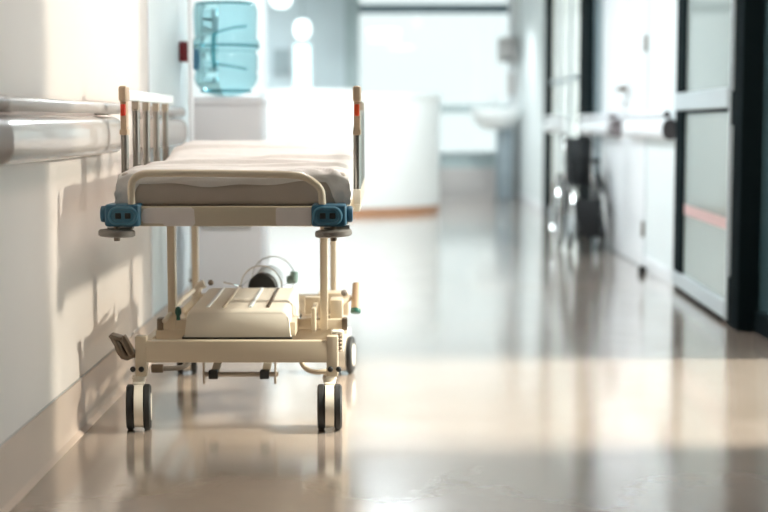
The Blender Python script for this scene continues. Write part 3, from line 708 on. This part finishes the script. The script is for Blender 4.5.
# pendant lamps above the desk
def pendant(x, y, z0, z1, r, label):
    t = thing('pendant_lamp', label, 'lamp', (x, y, H), 'pendant lamps above the desk')
    MB().lathe([(r * .45, z0), (r * .85, z0 + .03), (r, z0 + .09), (r, z1 - .09), (r * .85, z1 - .03), (r * .45, z1)], (x, y, 0), seg=28).build('lamp_shade', 'lamp', t)
    MB().cyl((x, y, z1 - 0.01), (x, y, H), 0.006, seg=8).cyl((x, y, H - 0.02), (x, y, H), 0.04, seg=20).build('cord', 'teal_frame', t)
pendant(-1.06, 19.6, 2.105, 2.335, 0.10, 'white rounded pendant lamp over the narrow window slot')
pendant(-1.31, 19.2, 2.47, 2.72, 0.13, 'white globe lamp near ceiling, left of the other pendant')
t = thing('notice_board', 'grey notice board on the wall behind the desk', 'notice board', (-1.36, YE - 0.02, 1.62))
MB().box(-1.47, -1.24, YE - 0.03, YE, 1.64, 1.98, 0.003).build('panel', 'fabric_grey', t)
MB().box(-1.48, -1.47, YE - 0.035, YE, 1.63, 1.99).box(-1.24, -1.23, YE - 0.035, YE, 1.63, 1.99).box(-1.48, -1.23, YE - 0.035, YE, 1.98, 1.99).box(-1.48, -1.23, YE - 0.035, YE, 1.63, 1.64).build('frame', 'alu', t)

# ------------------------------------------------------------------ washbasin and dispensers by the far window
t = thing('washbasin', 'white rounded washbasin on a slate grey pedestal by the far window', 'washbasin', (1.45, 19.5, 0))
bw = MB(); n = 28
def bas(z, sx, sy): return [(1.46 + sx * math.cos(2 * PI * k / n), 19.55 + sy * math.sin(2 * PI * k / n), z) for k in range(n)]
rings = [bas(z, sx, sy) for z, sx, sy in ((0.92, .10, .09), (0.94, .19, .16), (1.0, .27, .24), (1.09, .32, .30), (1.17, .335, .32), (1.19, .33, .315), (1.185, .29, .28), (1.08, .22, .2), (1.03, .08, .08))]
vs = [[bw.bm.verts.new(p) for p in r] for r in rings]
for A, B in zip(vs, vs[1:]):
    for k in range(n): bw.bm.faces.new((A[k], A[(k + 1) % n], B[(k + 1) % n], B[k]))
bw.bm.faces.new(vs[0][::-1]); bw.bm.faces.new(vs[-1])
bw.box(1.20, 1.72, 19.84, 19.98, 1.10, 1.20, 0.01).build('bowl', 'ceramic', t, 50)
MB().box(1.48, 1.68, 19.5, 19.9, 0.0, 0.93, 0.03, 3).build('pedestal', 'pedestal', t)
MB().tube([(1.46, 19.86, 1.19), (1.46, 19.86, 1.33), (1.46, 19.78, 1.36), (1.46, 19.68, 1.33)], 0.014, sm=2).build('tap', 'chrome', t)
t = thing('towel_dispenser', 'taupe towel dispenser box on the white pier', 'dispenser', (1.63, YE - 0.15, 1.8))
MB().box(1.505, 1.74, YE - 0.22, YE - 0.02, 1.80, 2.125, 0.02, 3).build('housing', 'taupe', t)
MB().box(1.56, 1.69, YE - 0.223, YE - 0.21, 1.83, 1.86, 0.003).build('paper_slot', 'dark_frame', t)
t = thing('soap_dispenser', 'small pale grey soap dispenser below the towel box', 'dispenser', (1.68, YE - 0.1, 1.33))
MB().box(1.632, 1.725, YE - 0.14, YE - 0.02, 1.37, 1.665, 0.015, 3).build('housing', 'taupe', t)
MB().box(1.66, 1.70, YE - 0.13, YE - 0.06, 1.335, 1.372, 0.006).build('nozzle', 'alu', t)

# ------------------------------------------------------------------ folded wheelchair
def wheelchair():
    cx, cy = 1.585, 12.0
    t = thing('wheelchair', 'folded black wheelchair with chrome wheels beside the white door', 'wheelchair', (cx, cy, 0))
    for s in (-1, 1):
        x = cx + s * 0.158
        tr = MB().ring((x, cy + 0.12, 0.302), 0.288, 0.0135, 'x', 48, 10).build('drive_wheel', 'black', t)
        MB().ring((x + s * 0.035, cy + 0.12, 0.302), 0.245, 0.008, 'x', 48, 8).build('hand_rim', 'chrome', tr)
        MB().ring((x, cy + 0.12, 0.302), 0.268, 0.006, 'x', 48, 8).build('wheel_rim', 'alu', tr)
        sp = MB().cyl((x - 0.03, cy + 0.12, 0.302), (x + 0.03, cy + 0.12, 0.302), 0.025, seg=16)
        for k in range(14):
            a = 2 * PI * k / 14; sp.cyl((x, cy + 0.12, 0.302), (x, cy + 0.12 + 0.266 * math.cos(a), 0.302 + 0.266 * math.sin(a)), 0.0025, seg=6)
        sp.build('spokes', 'chrome', tr)
        xf = cx + s * 0.112
        MB().tube([(xf, cy + 0.36, 0.90), (xf, cy + 0.24, 0.91), (xf, cy + 0.20, 0.86), (xf, cy + 0.17, 0.30), (xf, cy - 0.10, 0.27), (xf, cy - 0.33, 0.29), (xf, cy - 0.38, 0.48), (xf, cy + 0.14, 0.51)], 0.012, 10, sm=1).build('side_frame', 'chrome', t)
        MB().cyl((xf, cy + 0.26, 0.91), (xf, cy + 0.37, 0.90), 0.019, seg=14, bev=0.003).build('push_grip', 'black', t)
        MB().tube([(xf, cy + 0.16, 0.69), (xf, cy - 0.16, 0.69), (xf, cy - 0.20, 0.50)], 0.011, 10, sm=1).box(xf - 0.02, xf + 0.02, cy - 0.15, cy + 0.10, 0.695, 0.725, 0.01).build('armrest', 'chairblack', t)
        fw = MB().ring((cx + s * 0.125, cy - 0.33, 0.085), 0.07, 0.014, 'x', 28, 10).cyl((cx + s * .125 - .012, cy - .33, .085), (cx + s * .125 + .012, cy - .33, .085), 0.062, seg=24).build('front_castor', 'black', t)
        MB().tube([(xf, cy - 0.31, 0.30), (xf, cy - 0.31, 0.19), (cx + s * 0.125 + s * 0.024, cy - 0.32, 0.17), (cx + s * 0.125 + s * 0.024, cy - 0.33, 0.085)], 0.009, 8).build('castor_fork', 'alu', fw)
        MB().tube([(xf, cy - 0.37, 0.46), (xf + s * 0.01, cy - 0.47, 0.34), (xf + s * 0.01, cy - 0.53, 0.14)], 0.011, 10, sm=1).build('leg_rest', 'chrome', t)
        MB().obox((xf - s * 0.012, cy - 0.54, 0.18), (0.02, 0.15, 0.11), (0.5, 0, 0), 0.006).build('footplate', 'chairblack', t)
        MB().tube([(cx - s * 0.085, cy - 0.02, 0.27), (cx + s * 0.085, cy - 0.02 + s * 0.015, 0.55)], 0.010, 10).build('cross_brace', 'chairblack', t)
    # sagging folded seat and back
    seat = [(-0.088, 0.53), (-0.06, 0.36), (-0.02, 0.24), (0.02, 0.22), (0.06, 0.36), (0.088, 0.53), (0.082, 0.46), (0.066, 0.30), (0.03, 0.15), (-0.025, 0.17), (-0.066, 0.30), (-0.082, 0.46)]
    MB().prism([(cx + u * 1.3, v) for u, v in seat], 'y', cy - 0.30, cy + 0.14).build('seat', 'chairblack', t)
    bk = [(-0.085, 0.19), (-0.05, 0.10), (0, 0.06), (0.05, 0.10), (0.085, 0.19), (0.085, 0.205), (0.05, 0.125), (0, 0.085), (-0.05, 0.125), (-0.085, 0.205)]
    MB().box(cx - 0.112, cx + 0.112, cy - 0.378, cy - 0.366, 0.12, 0.42, 0.003).build('calf_strap', 'chairblack', t)
    MB().prism([(cx + u * 1.3, cy + v) for u, v in bk], 'z', 0.50, 0.89).build('backrest', 'chairblack', t)
wheelchair()

# ------------------------------------------------------------------ ceiling lamps: long panels added out of view to brighten the corridor
def added_ceiling_light(x, y, label, m_):
    t = thing('added_ceiling_light', label, 'ceiling light', (x, y, H), 'added long ceiling lights')
    MB().box(x - 0.31, x + 0.31, y - 0.61, y + 0.61, H - 0.022, H, 0.004).build('frame', 'alu', t)
    MB().box(x - 0.29, x + 0.29, y - 0.59, y + 0.59, H - 0.027, H - 0.021).build('diffuser', m_, t)
for x, y, l, m_ in ((0.4, 0.2, 'added dim fill light above the viewpoint', 'dim_fill'), (0.4, 5.6, 'added fill light panel above the stretcher', 'panel_fill'),
                 (0.0, 9.0, 'added fill light panel above the glazed door', 'soft_fill'), (0.0, 11.6, 'added fill light panel above the wheelchair', 'soft_fill'),
                 (-2.4, 15.4, 'added fill light panel over the reception bay', 'cool_fill'), (-2.4, 18.4, 'added fill light panel at the back of the reception bay', 'cool_fill')):
    added_ceiling_light(x, y, l, m_)

def downlight(x, y, label, watts, aim):
    t = thing('downlight', label, 'ceiling light', (x, y, H), 'round downlights')
    MB().lathe([(0.105, H), (0.105, H - 0.008), (0.085, H - 0.012), (0.085, H)], (x, y, 0), seg=32).build('rim', 'alu', t)
    MB().cyl((x, y, H - 0.016), (x, y, H - 0.011), 0.08, seg=28).build('lens', 'lamp', t)
    ld = bpy.data.lights.new('downlight_beam', 'SPOT'); ld.energy = watts; ld.color = (0.93, 0.99, 1.0)
    ld.spot_size = math.radians(110); ld.spot_blend = 0.6; ld.shadow_soft_size = 0.08
    lo = bpy.data.objects.new('downlight_beam', ld); COL.objects.link(lo); lo.location = (x, y, H - 0.10)
    lo.rotation_euler = (Vector(aim) - Vector((x, y, H - 0.10))).to_track_quat('-Z', 'Y').to_euler()
downlight(-0.62, 14.9, 'round downlight in front of the left half of the reception desk', 130, (-0.7, 16.2, 0.7))
downlight(0.55, 15.2, 'round downlight added to brighten the rounded desk end', 120, (0.2, 16.5, 0.6))  # added spot that lifts the desk front
downlight(1.15, 18.0, 'round downlight added to brighten the washbasin', 90, (1.1, 18.8, 0.5))  # added spot that lifts the dim basin

# ------------------------------------------------------------------ daylight
W = bpy.data.worlds.new('sky'); S.world = W; W.use_nodes = True
nt = W.node_tree; bg = nt.nodes['Background']
bg.inputs['Color'].default_value = (0.80, 0.97, 1.0, 1); bg.inputs['Strength'].default_value = 2.3
sd = bpy.data.lights.new('sun', 'SUN'); sd.energy = 2.0; sd.color = (1.0, 0.84, 0.70); sd.angle = math.radians(3.0)
so = bpy.data.objects.new('sun', sd); COL.objects.link(so)
el, az = math.radians(14.6), math.radians(-3.0)
dirv = Vector((-math.cos(el) * math.cos(az), math.cos(el) * math.sin(az), -math.sin(el)))
so.rotation_euler = dirv.to_track_quat('-Z', 'Y').to_euler(); so.location = (12, 5.4, 5)

# added second sun, steep and soft, brightening the floor strip by the tall window
s2 = bpy.data.lights.new('added_strip_sun', 'SUN'); s2.energy = 11.5; s2.color = (1.0, 0.87, 0.75); s2.angle = math.radians(14)
o2 = bpy.data.objects.new('added_strip_sun', s2); COL.objects.link(o2)
el = math.radians(41)
o2.rotation_euler = Vector((-math.cos(el), 0.0, -math.sin(el))).to_track_quat('-Z', 'Y').to_euler(); o2.location = (8, 5.4, 8)

# ------------------------------------------------------------------ camera
cd = bpy.data.cameras.new('camera'); cam = bpy.data.objects.new('camera', cd); COL.objects.link(cam)
cam.location = (0, 0, 1.016); cam.rotation_euler = (PI / 2 - math.atan(134 / 1493), 0, 0)
cd.sensor_width = 36; cd.lens = 1493 / 768 * 36
cd.dof.use_dof = True; cd.dof.focus_distance = 4.78; cd.dof.aperture_fstop = 1.63
cd.clip_start = 0.05
S.camera = cam
S.view_settings.view_transform = 'Standard'; S.view_settings.look = 'None'
S.view_settings.exposure = 0.22; S.view_settings.gamma = 1.0; S.view_settings.use_curve_mapping = False
S.cycles.use_denoising = True
S.cycles.max_bounces = 10; S.cycles.diffuse_bounces = 5; S.cycles.transparent_max_bounces = 12
S.cycles.sample_clamp_indirect = 6.0
